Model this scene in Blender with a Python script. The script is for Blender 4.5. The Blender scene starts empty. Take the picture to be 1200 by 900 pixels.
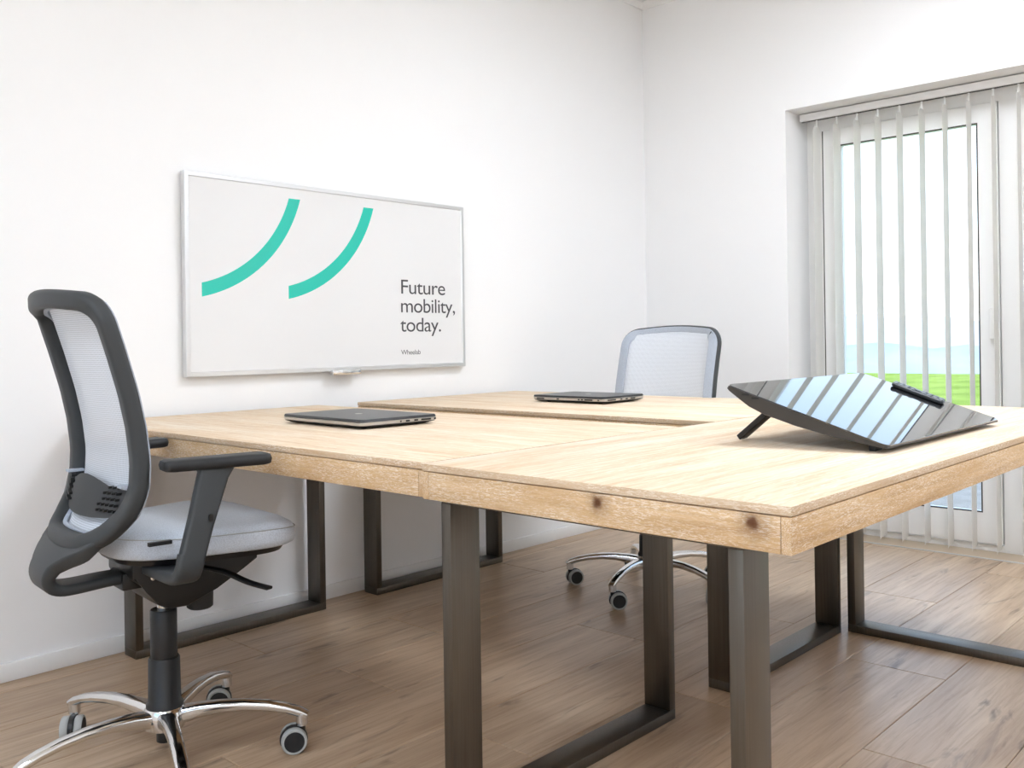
import bpy, bmesh, math, random
from mathutils import Vector, Matrix

random.seed(7)
scene = bpy.context.scene
COL = scene.collection
PI = math.pi

# ------------------------------------------------------------------ camera
YAW, ROLL, FPX, CY = 0.74797, -0.01471, 1089.0, 400.3
fw = Vector((math.cos(YAW), math.sin(YAW), 0)); rt = Vector((math.sin(YAW), -math.cos(YAW), 0)); up = Vector((0, 0, 1))
r2 = rt * math.cos(ROLL) + up * math.sin(ROLL)
u2 = -rt * math.sin(ROLL) + up * math.cos(ROLL)
cam = bpy.data.cameras.new('camera')
camo = bpy.data.objects.new('camera', cam); COL.objects.link(camo)
cam.sensor_fit = 'HORIZONTAL'; cam.sensor_width = 36.0
cam.lens = 36.0 * FPX / 1200.0
cam.shift_y = -(450.0 - CY) / 1200.0
cam.clip_end = 8000; cam.clip_start = 0.02
M = Matrix.Identity(4)
for i in range(3):
    M[i][0] = r2[i]; M[i][1] = u2[i]; M[i][2] = -fw[i]
M[2][3] = 1.0
camo.matrix_world = M
scene.camera = camo

# ------------------------------------------------------------------ world, lights, exposure
scene.view_settings.view_transform = 'Standard'
scene.view_settings.look = 'None'
scene.view_settings.exposure = 0.04
scene.view_settings.gamma = 1.0
scene.view_settings.use_curve_mapping = False
SKY_STRENGTH = 2.7
FILL_LAMP_STRENGTH = 19.0

world = bpy.data.worlds.new('sky'); scene.world = world
world.use_nodes = True
wn, wl = world.node_tree.nodes, world.node_tree.links
wn.clear()
wo = wn.new('ShaderNodeOutputWorld'); wb = wn.new('ShaderNodeBackground')
tc = wn.new('ShaderNodeTexCoord'); sx = wn.new('ShaderNodeSeparateXYZ'); rp = wn.new('ShaderNodeValToRGB')
wl.new(tc.outputs['Generated'], sx.inputs[0]); wl.new(sx.outputs['Z'], rp.inputs[0])
rp.color_ramp.elements[0].position = 0.0; rp.color_ramp.elements[0].color = (1, 1, 1, 1)
e = rp.color_ramp.elements.new(0.13); e.color = (0.80, 0.90, 1.0, 1)
rp.color_ramp.elements[-1].position = 0.42; rp.color_ramp.elements[-1].color = (0.36, 0.56, 0.88, 1)
wl.new(rp.outputs[0], wb.inputs[0]); wb.inputs[1].default_value = SKY_STRENGTH
wl.new(wb.outputs[0], wo.inputs[0])

added_sun = bpy.data.lights.new('added_sun', 'SUN'); added_sun.energy = 4.0; added_sun.angle = math.radians(4); added_sun.color = (1, 0.97, 0.92)  # added sun, brightens only the landscape outside
suno = bpy.data.objects.new('added_sun', added_sun); COL.objects.link(suno); suno.rotation_euler = (math.radians(48), 0, 0)

# room extents (camera stands at the origin, eye height 1 m)
WY = 3.03      # wall with the board
WX = 4.395     # wall with the glazed door
BX = -1.9      # wall behind
RY = -2.3      # wall opposite the board
CZ = 2.905     # ceiling
OP_Y0, OP_Y1, OP_Z = -0.62, 2.17, 2.148     # opening of the glazed doors
BW_Y0, BW_Y1, BW_Z0, BW_Z1 = -1.2, 2.2, 0.85, 2.35   # added window behind, unseen, for fill light

def portal(name, loc, rot, sx_, sy_):
    l = bpy.data.lights.new(name, 'AREA'); l.shape = 'RECTANGLE'; l.size = sx_; l.size_y = sy_
    l.cycles.is_portal = True
    o = bpy.data.objects.new(name, l); COL.objects.link(o); o.location = loc; o.rotation_euler = rot
portal('window_portal', (WX + 0.33, (OP_Y0 + OP_Y1) / 2, OP_Z / 2), (0, PI / 2, 0), OP_Z, OP_Y1 - OP_Y0)
portal('fill_window_portal', (BX - 0.3, (BW_Y0 + BW_Y1) / 2, (BW_Z0 + BW_Z1) / 2), (0, -PI / 2, 0), BW_Z1 - BW_Z0, BW_Y1 - BW_Y0)  # portal of the added rear window

# ------------------------------------------------------------------ materials
def lin(c):
    return tuple(((v / 255) / 12.92 if v / 255 <= 0.04045 else (((v / 255) + 0.055) / 1.055) ** 2.4) for v in c) + (1,)

def mat(name, rgb=(200, 200, 200), rough=0.5, metal=0.0, spec=0.5, coat=0.0, coat_r=0.05):
    m = bpy.data.materials.new(name); m.use_nodes = True
    b = m.node_tree.nodes['Principled BSDF']
    b.inputs['Base Color'].default_value = lin(rgb)
    b.inputs['Roughness'].default_value = rough; b.inputs['Metallic'].default_value = metal
    b.inputs['Specular IOR Level'].default_value = spec
    b.inputs['Coat Weight'].default_value = coat; b.inputs['Coat Roughness'].default_value = coat_r
    return m

class NT:
    def __init__(s, m): s.m = m; s.n = m.node_tree.nodes; s.l = m.node_tree.links; s.b = s.n['Principled BSDF']
    def new(s, t, **kw):
        n = s.n.new(t)
        for k, v in kw.items(): setattr(n, k, v)
        return n
    def coords(s, scale, rand=0.0, kind='Object'):
        t = s.new('ShaderNodeTexCoord'); mp = s.new('ShaderNodeMapping'); mp.inputs['Scale'].default_value = scale
        s.l.new(t.outputs[kind], mp.inputs['Vector'])
        if rand:
            oi = s.new('ShaderNodeObjectInfo'); mu = s.new('ShaderNodeVectorMath', operation='SCALE')
            mu.inputs[0].default_value = (rand, rand * 1.7, rand * 0.6); s.l.new(oi.outputs['Random'], mu.inputs['Scale'])
            s.l.new(mu.outputs[0], mp.inputs['Location'])
        return mp.outputs[0]
    def noise(s, vec, scale, detail=4, rough=0.55, dist=0.0):
        n = s.new('ShaderNodeTexNoise'); n.inputs['Scale'].default_value = scale; n.inputs['Detail'].default_value = detail
        n.inputs['Roughness'].default_value = rough; n.inputs['Distortion'].default_value = dist
        s.l.new(vec, n.inputs['Vector']); return n.outputs['Fac']
    def ramp(s, fac, stops):
        r = s.new('ShaderNodeValToRGB'); el = r.color_ramp.elements
        while len(el) > 1: el.remove(el[-1])
        el[0].position, el[0].color = stops[0]
        for p, c in stops[1:]:
            x = el.new(p); x.color = c
        s.l.new(fac, r.inputs[0]); return r.outputs[0]
    def mix(s, fac, a, b, mode='MIX'):
        n = s.new('ShaderNodeMix', data_type='RGBA', blend_type=mode)
        for sock, v in ((n.inputs[0], fac), (n.inputs[6], a), (n.inputs[7], b)):
            if isinstance(v, (int, float)): sock.default_value = v
            elif isinstance(v, tuple): sock.default_value = v
            else: s.l.new(v, sock)
        return n.outputs[2]
    def bump(s, h, strength=0.2, dist=0.01):
        n = s.new('ShaderNodeBump'); n.inputs['Strength'].default_value = strength; n.inputs['Distance'].default_value = dist
        s.l.new(h, n.inputs['Height']); s.l.new(n.outputs[0], s.b.inputs['Normal'])
    def color(s, c): s.l.new(c, s.b.inputs['Base Color'])

W4 = (1, 1, 1, 1); K4 = (0, 0, 0, 1)

def plaster(name, rgb):
    m = mat(name, rgb, 0.9, spec=0.15); t = NT(m)
    v = t.coords((1, 1, 1)); t.bump(t.noise(v, 140, 2), 0.02, 0.002)
    return m
M_WALL = plaster('white_plaster', (246, 246, 246))
M_CEIL = plaster('ceiling_paint', (240, 240, 238))
M_TRIM = mat('trim_white', (240, 240, 239), 0.4)

def oak(name, axis, light, knots=()):
    """white-washed brushed oak, grain along axis 0=x 1=y"""
    m = mat(name, (220, 190, 150), 0.62, spec=0.25); t = NT(m)
    def sc(a, b):
        return (a, b, b) if axis == 0 else (b, a, b)
    v1 = t.coords(sc(0.9, 9)); n1 = t.noise(v1, 1.6, 5, 0.6, 0.6)
    v2 = t.coords(sc(2.2, 60)); n2 = t.noise(v2, 2.0, 5, 0.65, 0.2)
    v3 = t.coords(sc(18, 170)); n3 = t.noise(v3, 1.6, 3, 0.6)
    if light is True:
        base = t.ramp(n1, [(0.30, lin((220, 190, 154))), (0.50, lin((234, 213, 186))), (0.70, lin((241, 228, 210)))])
        base = t.mix(t.ramp(n2, [(0.42, K4), (0.66, (0.65,) * 3 + (1,))]), base, lin((206, 172, 134)))
        base = t.mix(t.ramp(n3, [(0.56, K4), (0.70, (0.6,) * 3 + (1,))]), base, lin((245, 238, 226)))
    else:
        base = t.ramp(n1, [(0.30, lin((188, 150, 106))), (0.50, lin((206, 172, 128))), (0.72, lin((220, 190, 150)))])
        if light == 2: base = t.mix(0.45, base, lin((206, 188, 168)))
        base = t.mix(t.ramp(n2, [(0.45, K4), (0.70, (0.6,) * 3 + (1,))]), base, lin((176, 136, 94)))
        v4 = t.coords(sc(50, 380)); n4 = t.noise(v4, 1.7, 4, 0.65, 1.0)
        fl = t.ramp(n4, [(0.49, K4), (0.60, (0.72,) * 3 + (1,))])
        pt = t.ramp(t.noise(t.coords(sc(3, 12)), 1.8, 2), [(0.34, (0.25,) * 3 + (1,)), (0.58, W4)])
        base = t.mix(t.mix(1.0, fl, pt, 'MULTIPLY'), base, lin((240, 230, 214)))
    for (kx, ky, kz, kr) in knots:
        tcn = t.new('ShaderNodeTexCoord')
        sub = t.new('ShaderNodeVectorMath', operation='SUBTRACT'); sub.inputs[1].default_value = (kx, ky, kz)
        t.l.new(tcn.outputs['Object'], sub.inputs[0])
        ns = t.new('ShaderNodeTexNoise'); ns.inputs['Scale'].default_value = 55; t.l.new(tcn.outputs['Object'], ns.inputs['Vector'])
        ln = t.new('ShaderNodeVectorMath', operation='LENGTH'); t.l.new(sub.outputs[0], ln.inputs[0])
        ad = t.new('ShaderNodeMath', operation='MULTIPLY_ADD'); ad.inputs[1].default_value = 0.02
        t.l.new(ns.outputs['Fac'], ad.inputs[0]); t.l.new(ln.outputs['Value'], ad.inputs[2])
        k = t.ramp(ad.outputs[0], [(0.009 + kr * 0.45, W4), (0.012 + kr, (0.35,) * 3 + (1,)), (0.012 + kr * 2.6, K4)])
        base = t.mix(k, base, lin((92, 56, 30)))
    t.color(base)
    mx = t.new('ShaderNodeMath', operation='MULTIPLY_ADD'); mx.inputs[1].default_value = 0.6
    t.l.new(n3, mx.inputs[0]); t.l.new(n2, mx.inputs[2]); t.bump(mx.outputs[0], 0.35, 0.002)
    return m
M_OAK_TOP_X = oak('oak_top_lengthwise', 0, True)
M_OAK_TOP_Y = oak('oak_top_crosswise', 1, True)
M_OAK_EX = oak('oak_edge_x', 0, 2)
M_OAK_EY = oak('oak_edge_y', 1, 2)
M_OAK_X = oak('oak_apron_x', 0, False)
M_OAK_Y = oak('oak_apron_y', 1, False, knots=((1.2, 0.652, 0.735, 0.013), (1.2, 0.93, 0.735, 0.011)))

def floor_mat():
    m = mat('floor_oak', (165, 135, 105), 0.34, spec=0.5); t = NT(m)
    v1 = t.coords((0.7, 7, 1), 13); n1 = t.noise(v1, 1.4, 5, 0.6, 0.8)
    v2 = t.coords((2.2, 42, 1), 13); n2 = t.noise(v2, 1.7, 5, 0.65, 0.5)
    v3 = t.coords((1.1, 6, 1), 29); n3 = t.noise(v3, 1.7, 4, 0.6, 1.5)
    base = t.ramp(n1, [(0.28, lin((166, 140, 113))), (0.50, lin((187, 162, 135))), (0.72, lin((205, 183, 156)))])
    base = t.mix(t.ramp(n2, [(0.46, K4), (0.72, (0.55,) * 3 + (1,))]), base, lin((146, 117, 89)))
    base = t.mix(t.ramp(n3, [(0.60, K4), (0.74, (0.8,) * 3 + (1,))]), base, lin((100, 80, 62)))
    oi = t.new('ShaderNodeObjectInfo')
    tint = t.ramp(oi.outputs['Random'], [(0.0, (0.95, 0.95, 0.95, 1)), (1.0, (1.14, 1.13, 1.12, 1))])
    base = t.mix(1.0, base, tint, 'MULTIPLY')
    t.color(base); t.bump(n2, 0.12, 0.002)
    rr = t.ramp(n2, [(0.2, (0.26,) * 3 + (1,)), (0.8, (0.42,) * 3 + (1,))]); t.l.new(rr, t.b.inputs['Roughness'])
    return m
M_FLOOR = floor_mat()
M_GROUT = mat('joint_dark', (112, 92, 74), 0.8)

def steel():
    m = mat('brushed_steel', (128, 124, 118), 0.36, 1.0); t = NT(m)
    n = t.noise(t.coords((60, 60, 1.2)), 3.0, 4, 0.6)
    t.color(t.ramp(n, [(0.3, lin((98, 93, 86))), (0.7, lin((110, 105, 98)))]))
    t.l.new(t.ramp(n, [(0.3, (0.30,) * 3 + (1,)), (0.7, (0.44,) * 3 + (1,))]), t.b.inputs['Roughness'])
    return m
M_STEEL = steel()
M_ALU = mat('anodised_aluminium', (226, 227, 228), 0.3, 0.85)
M_BOARD = mat('gloss_board', (232, 232, 232), 0.10, spec=0.5)
M_TEAL = mat('teal_print', (38, 196, 176), 0.25)
M_INK = mat('charcoal_print', (66, 66, 70), 0.4)
M_PVC = mat('white_pvc', (250, 249, 247), 0.35)
M_GASKET = mat('dark_gasket', (70, 68, 64), 0.6)
M_SILL = mat('beige_threshold', (206, 186, 160), 0.3)
M_CHROME = mat('polished_aluminium', (222, 222, 222), 0.10, 1.0)
M_BLACK = mat('black_plastic', (17, 17, 18), 0.42)
M_BLACK_SOFT = mat('black_rubber', (25, 26, 28), 0.55)
M_GREYRING = mat('grey_tyre', (172, 174, 172), 0.6)

def plastic():
    m = mat('charcoal_plastic', (54, 57, 59), 0.52, spec=0.45); t = NT(m)
    t.bump(t.noise(t.coords((1, 1, 1)), 600, 2), 0.08, 0.001); return m
M_PLASTIC = plastic()

def fabric(name, rgb, scale=420):
    m = mat(name, rgb, 0.92, spec=0.1); t = NT(m)
    n = t.noise(t.coords((1, 1, 1)), scale, 2, 0.5)
    c = lin(rgb); d = tuple(v * 0.82 for v in c[:3]) + (1,)
    t.color(t.ramp(n, [(0.35, d), (0.6, c)])); t.bump(n, 0.25, 0.001)
    m.node_tree.nodes['Principled BSDF'].inputs['Sheen Weight'].default_value = 0.2
    return m
M_FABRIC = fabric('pale_grey_fabric', (206, 213, 223))
M_BORDER = fabric('blue_grey_border_fabric', (176, 184, 196))

def net():
    m = mat('net_fabric', (206, 211, 218), 0.85, spec=0.1); t = NT(m)
    w = t.new('ShaderNodeTexWave', wave_type='BANDS', bands_direction='Z'); w.inputs['Scale'].default_value = 70
    w2 = t.new('ShaderNodeTexWave', wave_type='BANDS', bands_direction='Y'); w2.inputs['Scale'].default_value = 70
    cc = t.coords((1, 1, 1)); t.l.new(cc, w.inputs['Vector']); t.l.new(cc, w2.inputs['Vector'])
    mu = t.new('ShaderNodeMath', operation='MULTIPLY'); t.l.new(w.outputs['Fac'], mu.inputs[0]); t.l.new(w2.outputs['Fac'], mu.inputs[1])
    gt = t.ramp(mu.outputs[0], [(0.30, (0.98,) * 3 + (1,)), (0.60, (0.55,) * 3 + (1,))])
    t.l.new(gt, t.b.inputs['Alpha']); return m
M_NET = net()

def slat_mat():
    m = bpy.data.materials.new('blind_fabric'); m.use_nodes = True; n, l = m.node_tree.nodes, m.node_tree.links
    b = n['Principled BSDF']; b.inputs['Base Color'].default_value = lin((253, 252, 250)); b.inputs['Roughness'].default_value = 0.8
    tr = n.new('ShaderNodeBsdfTranslucent'); tr.inputs['Color'].default_value = lin((253, 251, 247))
    mx = n.new('ShaderNodeMixShader'); mx.inputs[0].default_value = 0.45
    l.new(b.outputs[0], mx.inputs[1]); l.new(tr.outputs[0], mx.inputs[2]); l.new(mx.outputs[0], n['Material Output'].inputs['Surface'])
    return m
M_SLAT = slat_mat()

def glass_mat():
    m = bpy.data.materials.new('window_glass'); m.use_nodes = True; n, l = m.node_tree.nodes, m.node_tree.links
    n.remove(n['Principled BSDF'])
    tr = n.new('ShaderNodeBsdfTransparent'); tr.inputs['Color'].default_value = (0.97, 0.98, 0.98, 1)
    gl = n.new('ShaderNodeBsdfGlossy'); gl.inputs['Roughness'].default_value = 0.0
    fr = n.new('ShaderNodeFresnel'); fr.inputs['IOR'].default_value = 1.35
    mx = n.new('ShaderNodeMixShader'); l.new(fr.outputs[0], mx.inputs[0]); l.new(tr.outputs[0], mx.inputs[1]); l.new(gl.outputs[0], mx.inputs[2])
    l.new(mx.outputs[0], n['Material Output'].inputs['Surface']); return m
M_GLASS = glass_mat()

def emit_mat(name, rgb, strength):
    m = bpy.data.materials.new(name); m.use_nodes = True; n, l = m.node_tree.nodes, m.node_tree.links
    n.remove(n['Principled BSDF']); e_ = n.new('ShaderNodeEmission'); e_.inputs[0].default_value = lin(rgb); e_.inputs[1].default_value = strength
    l.new(e_.outputs[0], n['Material Output'].inputs['Surface']); return m

# ------------------------------------------------------------------ object helpers
def tag(o, label=None, cat=None, group=None, kind=None):
    if label: o['label'] = label
    if cat: o['category'] = cat
    if group: o['group'] = group
    if kind: o['kind'] = kind
    return o

def empty(name, loc=(0, 0, 0), rz=0.0):
    o = bpy.data.objects.new(name, None); COL.objects.link(o); o.location = loc; o.rotation_euler = (0, 0, rz); o.empty_display_size = 0.1
    return o

def link(name, me, m, parent=None, smooth=False):
    if m is not None and not me.materials: me.materials.append(m)
    if smooth: me.polygons.foreach_set('use_smooth', [True] * len(me.polygons))
    o = bpy.data.objects.new(name, me); COL.objects.link(o)
    if parent: o.parent = parent
    return o

def finish(bm, name, m, parent=None, smooth=False, angle=None):
    bmesh.ops.recalc_face_normals(bm, faces=bm.faces[:])
    me = bpy.data.meshes.new(name); bm.to_mesh(me); bm.free()
    o = link(name, me, m, parent, smooth or angle is not None)
    if angle is not None: me.set_sharp_from_angle(angle=math.radians(angle))
    return o

def bm_box(bm, x0, x1, y0, y1, z0, z1):
    v = [bm.verts.new(p) for p in ((x0, y0, z0), (x1, y0, z0), (x1, y1, z0), (x0, y1, z0), (x0, y0, z1), (x1, y0, z1), (x1, y1, z1), (x0, y1, z1))]
    fs = [bm.faces.new([v[i] for i in q]) for q in ((0, 3, 2, 1), (4, 5, 6, 7), (0, 1, 5, 4), (1, 2, 6, 5), (2, 3, 7, 6), (3, 0, 4, 7))]
    return v, fs

def box(name, x0, x1, y0, y1, z0, z1, m, parent=None, bev=0.0, seg=2):
    bm = bmesh.new(); bm_box(bm, x0, x1, y0, y1, z0, z1)
    if bev:
        bmesh.ops.bevel(bm, geom=bm.edges[:], offset=bev, segments=seg, profile=0.5, affect='EDGES')
        return finish(bm, name, m, parent, angle=35)
    return finish(bm, name, m, parent)

def boxes(name, lst, m, parent=None):
    bm = bmesh.new()
    for b in lst: bm_box(bm, *b)
    return finish(bm, name, m, parent)

def loft(name, rings, m, parent=None, closed=False, cap=True, smooth=True, angle=45):
    bm = bmesh.new(); n = len(rings[0])
    vs = [[bm.verts.new(p) for p in r] for r in rings]
    K = len(rings)
    for i in range(K if closed else K - 1):
        a, b = vs[i], vs[(i + 1) % K]
        for j in range(n):
            bm.faces.new((a[j], a[(j + 1) % n], b[(j + 1) % n], b[j]))
    if cap and not closed:
        bm.faces.new(vs[0][::-1]); bm.faces.new(vs[-1])
    return finish(bm, name, m, parent, angle=angle)

def rrect(w, h, r, n=4):
    """rounded rectangle outline, centred, width w (u) height h (v)"""
    r = min(r, w / 2 - 1e-4, h / 2 - 1e-4); out = []
    for cx, cy, a0 in ((w / 2 - r, h / 2 - r, 0), (-w / 2 + r, h / 2 - r, 90), (-w / 2 + r, -h / 2 + r, 180), (w / 2 - r, -h / 2 + r, 270)):
        for k in range(n + 1):
            a = math.radians(a0 + 90 * k / n); out.append((cx + r * math.cos(a), cy + r * math.sin(a)))
    return out

def sweep(name, path, secs, side, m, parent=None, closed=False, cap=True, angle=45):
    """sweep rounded rects along a path; secs = (w along side, h along normal, r) or list of them"""
    P = [Vector(p) for p in path]; K = len(P); rings = []
    for i, p in enumerate(P):
        if closed: t = P[(i + 1) % K] - P[i - 1]
        else: t = P[min(i + 1, K - 1)] - P[max(i - 1, 0)]
        t.normalize()
        s = Vector(side); s = (s - t * s.dot(t)).normalized(); nn = t.cross(s)
        w, h, r = secs[i] if isinstance(secs, list) else secs
        rings.append([p + s * a + nn * b for a, b in rrect(w, h, r)])
    return loft(name, rings, m, parent, closed, cap, angle=angle)

def tube(name, path, rad, m, parent=None, n=10, closed=False, cap=True):
    P = [Vector(p) for p in path]; K = len(P); rings = []; ref = None
    for i, p in enumerate(P):
        if closed: t = P[(i + 1) % K] - P[i - 1]
        else: t = P[min(i + 1, K - 1)] - P[max(i - 1, 0)]
        t.normalize()
        if ref is None: ref = Vector((0, 0, 1)) if abs(t.z) < 0.9 else Vector((1, 0, 0))
        s = (ref - t * ref.dot(t)).normalized(); ref = s; q = t.cross(s)
        rr = rad[i] if isinstance(rad, (list, tuple)) else rad
        rings.append([p + (s * math.cos(2 * PI * k / n) + q * math.sin(2 * PI * k / n)) * rr for k in range(n)])
    return loft(name, rings, m, parent, closed, cap)

def lathe(name, prof, m, parent=None, n=28, axis='Z', origin=(0, 0, 0), rot=None, angle=40):
    """prof: list of (radius, height); axis Z then rotated"""
    R = rot or Matrix.Identity(3); O = Vector(origin); rings = []
    for r, z in prof:
        rings.append([O + R @ Vector((r * math.cos(2 * PI * k / n), r * math.sin(2 * PI * k / n), z)) for k in range(n)])
    return loft(name, rings, m, parent, angle=angle)

def prism(name, pts, m, parent=None, frame=None, depth=0.01, bev=0.0):
    """extrude a 2D outline; frame = (origin, u, v); thickness along u x v"""
    o, u, v = [Vector(q) for q in frame]; w = u.cross(v).normalized() * depth
    bm = bmesh.new()
    a = [bm.verts.new(o + u * p + v * q) for p, q in pts]; b = [bm.verts.new(o + u * p + v * q + w) for p, q in pts]
    n = len(pts)
    bm.faces.new(a[::-1]); bm.faces.new(b)
    for i in range(n): bm.faces.new((a[i], a[(i + 1) % n], b[(i + 1) % n], b[i]))
    if bev: bmesh.ops.bevel(bm, geom=bm.edges[:], offset=bev, segments=2, profile=0.5, affect='EDGES')
    return finish(bm, name, m, parent, angle=35)

def smoothline(pts, k=6):
    """Catmull-Rom through points"""
    P = [Vector(p) for p in pts]; out = []
    for i in range(len(P) - 1):
        p0, p1, p2, p3 = P[max(i - 1, 0)], P[i], P[i + 1], P[min(i + 2, len(P) - 1)]
        for j in range(k):
            t = j / k
            out.append(0.5 * ((2 * p1) + (p2 - p0) * t + (2 * p0 - 5 * p1 + 4 * p2 - p3) * t * t + (3 * p1 - p0 - 3 * p2 + p3) * t ** 3))
    out.append(P[-1]); return out

def interp(tab, z):
    tab = sorted(tab)
    if z <= tab[0][0]: return tab[0][1]
    for (a, b), (c, d) in zip(tab, tab[1:]):
        if z <= c: return b + (d - b) * (z - a) / (c - a)
    return tab[-1][1]

# ------------------------------------------------------------------ room shell
S = 'structure'
T = 0.2
tag(boxes('wall_left', [(BX - T, WX + 0.35, WY, WY + T, -0.1, CZ + 0.1)], M_WALL), kind=S)
tag(boxes('wall_right', [(WX, WX + 0.35, OP_Y1, WY, -0.1, CZ + 0.1), (WX, WX + 0.35, RY, OP_Y0, -0.1, CZ + 0.1), (WX, WX + 0.35, OP_Y0, OP_Y1, OP_Z, CZ + 0.1)], M_WALL), kind=S)
tag(boxes('wall_front', [(BX - T, WX + 0.35, RY - T, RY, -0.1, CZ + 0.1)], M_WALL), kind=S)
tag(boxes('wall_back', [(BX - T, BX, RY, BW_Y0, -0.1, CZ + 0.1), (BX - T, BX, BW_Y1, WY, -0.1, CZ + 0.1), (BX - T, BX, BW_Y0, BW_Y1, -0.1, BW_Z0), (BX - T, BX, BW_Y0, BW_Y1, BW_Z1, CZ + 0.1)], M_WALL), kind=S)
tag(boxes('ceiling', [(BX - T, WX + 0.35, RY - T, WY + T, CZ, CZ + 0.1)], M_CEIL), kind=S)

def cove(name, a, b, out):
    """crown moulding from a to b along the ceiling; out = direction into the room"""
    prof = [(0, 0), (0, -0.034), (0.008, -0.034), (0.014, -0.026), (0.024, -0.016), (0.032, -0.008), (0.034, 0)]
    o = Vector(out); rings = [[Vector(p) + o * u + Vector((0, 0, v)) for u, v in prof] for p in (a, b)]
    return tag(loft(name, rings, M_TRIM, angle=30), kind=S)
cove('trim_1', (BX, WY, CZ), (WX, WY, CZ), (0, -1, 0))
cove('trim_2', (WX, RY, CZ), (WX, WY, CZ), (-1, 0, 0))
cove('trim_3', (BX, RY, CZ), (BX, WY, CZ), (1, 0, 0))
cove('trim_4', (BX, RY, CZ), (WX, RY, CZ), (0, 1, 0))

def skirting(name, x0, x1, y0, y1):
    return tag(box(name, x0, x1, y0, y1, 0.0, 0.056, M_TRIM, bev=0.003), kind=S)
skirting('baseboard_left', BX, WX, WY - 0.012, WY)
skirting('baseboard_right', WX - 0.012, WX, OP_Y1, WY - 0.012)
skirting('baseboard_front', BX + 0.012, WX - 0.012, RY, RY + 0.012)
skirting('baseboard_back', BX, BX + 0.012, RY, WY - 0.012)

# floor: laid planks on a dark base
floor = tag(boxes('floor', [(BX - T, WX + 0.07, RY - T, WY + T, -0.06, -0.004)], M_GROUT), kind=S)
PW, PL, G = 0.2875, 1.38, 0.0011
rows = []
y = 0.922
while y > RY: y -= PW
joints = {1: 2.222, 2: 2.822, 3: 3.616, 4: 1.662}
r_i0 = round((0.922 - y) / PW) - 0
row = 0
while y < WY - 0.001:
    k = row - r_i0 + 2          # k=2: row between 0.922 and 1.21
    off = joints.get(k, random.uniform(0, PL) + BX)
    while off > BX: off -= PL
    x = off
    while x < WX + 0.068:
        xa, xb = max(x, BX), min(x + PL, WX + 0.068)
        ya, yb = max(y, RY), min(y + PW, WY)
        if xb - xa > 0.02 and yb - ya > 0.01:
            rows.append((xa, xb, ya, yb))
        x += PL
    y += PW; row += 1
for xa, xb, ya, yb in rows:
    bm = bmesh.new(); c = 0.0016
    v = []
    for (ins, z) in ((0, -0.006), (0, -c), (c, 0.0)):
        v.append([bm.verts.new(p) for p in ((xa + G + ins, ya + G + ins, z), (xb - G - ins, ya + G + ins, z), (xb - G - ins, yb - G - ins, z), (xa + G + ins, yb - G - ins, z))])
    for i in (0, 1):
        for j in range(4): bm.faces.new((v[i][j], v[i][(j + 1) % 4], v[i + 1][(j + 1) % 4], v[i + 1][j]))
    bm.faces.new(v[2])
    finish(bm, 'plank', M_FLOOR, floor)
tag(box('trim_5', WX + 0.069, WX + 0.083, OP_Y0, OP_Y1, -0.02, 0.003, M_ALU, bev=0.002), kind=S)
tag(box('trim_6', WX + 0.083, WX + 0.36, OP_Y0, OP_Y1, -0.06, -0.001, M_SILL), kind=S)

# ------------------------------------------------------------------ glazed doors with view
FX0, FX1 = WX + 0.245, WX + 0.315     # frame depth
def glazed(root_name, panels, y0, y1, z0, z1, xa, xb, fr, sash_w, inner):
    """panels: list of (sash y0, sash y1); inner = x of the room side face of the sash"""
    root = tag(boxes(root_name, [(xa, xb, y0, y0 + fr, z0, z1), (xa, xb, y1 - fr, y1, z0, z1), (xa, xb, y0 + fr, y1 - fr, z1 - fr, z1), (xa, xb, y0 + fr, y1 - fr, z0, z0 + 0.03)]
               + [(xa, xb, a1, b0, z0 + 0.03, z1 - fr) for (a0, a1), (b0, b1) in zip(panels, panels[1:])], M_PVC), kind=S)
    for (a, b) in panels:
        g = 0.004; sb = sash_w
        lo, hi = z0 + 0.036, z1 - fr - g
        m0, m1 = min(inner, xa + 0.02), xb - 0.02
        sash = boxes('sash', [(m0, m1, a + g, a + g + sb, lo, hi), (m0, m1, b - g - sb, b - g, lo, hi), (m0, m1, a + g + sb, b - g - sb, hi - sb, hi), (m0, m1, a + g + sb, b - g - sb, lo, lo + sb * 1.7)], M_PVC, root)
        xm = (m0 + m1) / 2
        boxes('pane', [(xm - 0.003, xm + 0.003, a + g + sb, b - g - sb, lo + sb * 1.7, hi - sb)], M_GLASS, sash)
        q = 0.006
        A, B, C_, D = a + g + sb, b - g - sb, lo + sb * 1.7, hi - sb
        boxes('gasket', [(m0 - 0.001, m0 + 0.004, A, A + q, C_, D), (m0 - 0.001, m0 + 0.004, B - q, B, C_, D), (m0 - 0.001, m0 + 0.004, A + q, B - q, D - q, D), (m0 - 0.001, m0 + 0.004, A + q, B - q, C_, C_ + q)], M_GASKET, sash)
    return root
win = glazed('window_1', [(-0.54, 0.30), (0.315, 1.17), (1.249, 2.083)], OP_Y0, OP_Y1, 0.0, OP_Z, FX0, FX1, 0.08, 0.083, FX0 - 0.012)
boxes('sash_gap', [(FX0 - 0.0005, FX0 + 0.001, 2.080, 2.090, 0.04, 2.066)], M_GASKET, win)
hb = box('door_handle', FX0 - 0.045, FX0 - 0.03, 1.262, 1.29, 0.98, 1.12, M_PVC, win, bev=0.005)
box('handle_plate', FX0 - 0.03, FX0 - 0.011, 1.268, 1.286, 0.96, 1.02, M_PVC, hb, bev=0.003)
glazed('fill_window_2', [(-1.12, 0.49), (0.51, 2.12)], BW_Y0, BW_Y1, BW_Z0, BW_Z1, BX - 0.15, BX - 0.08, 0.07, 0.07, BX - 0.14)  # unseen rear window, added to let in fill daylight

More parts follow.
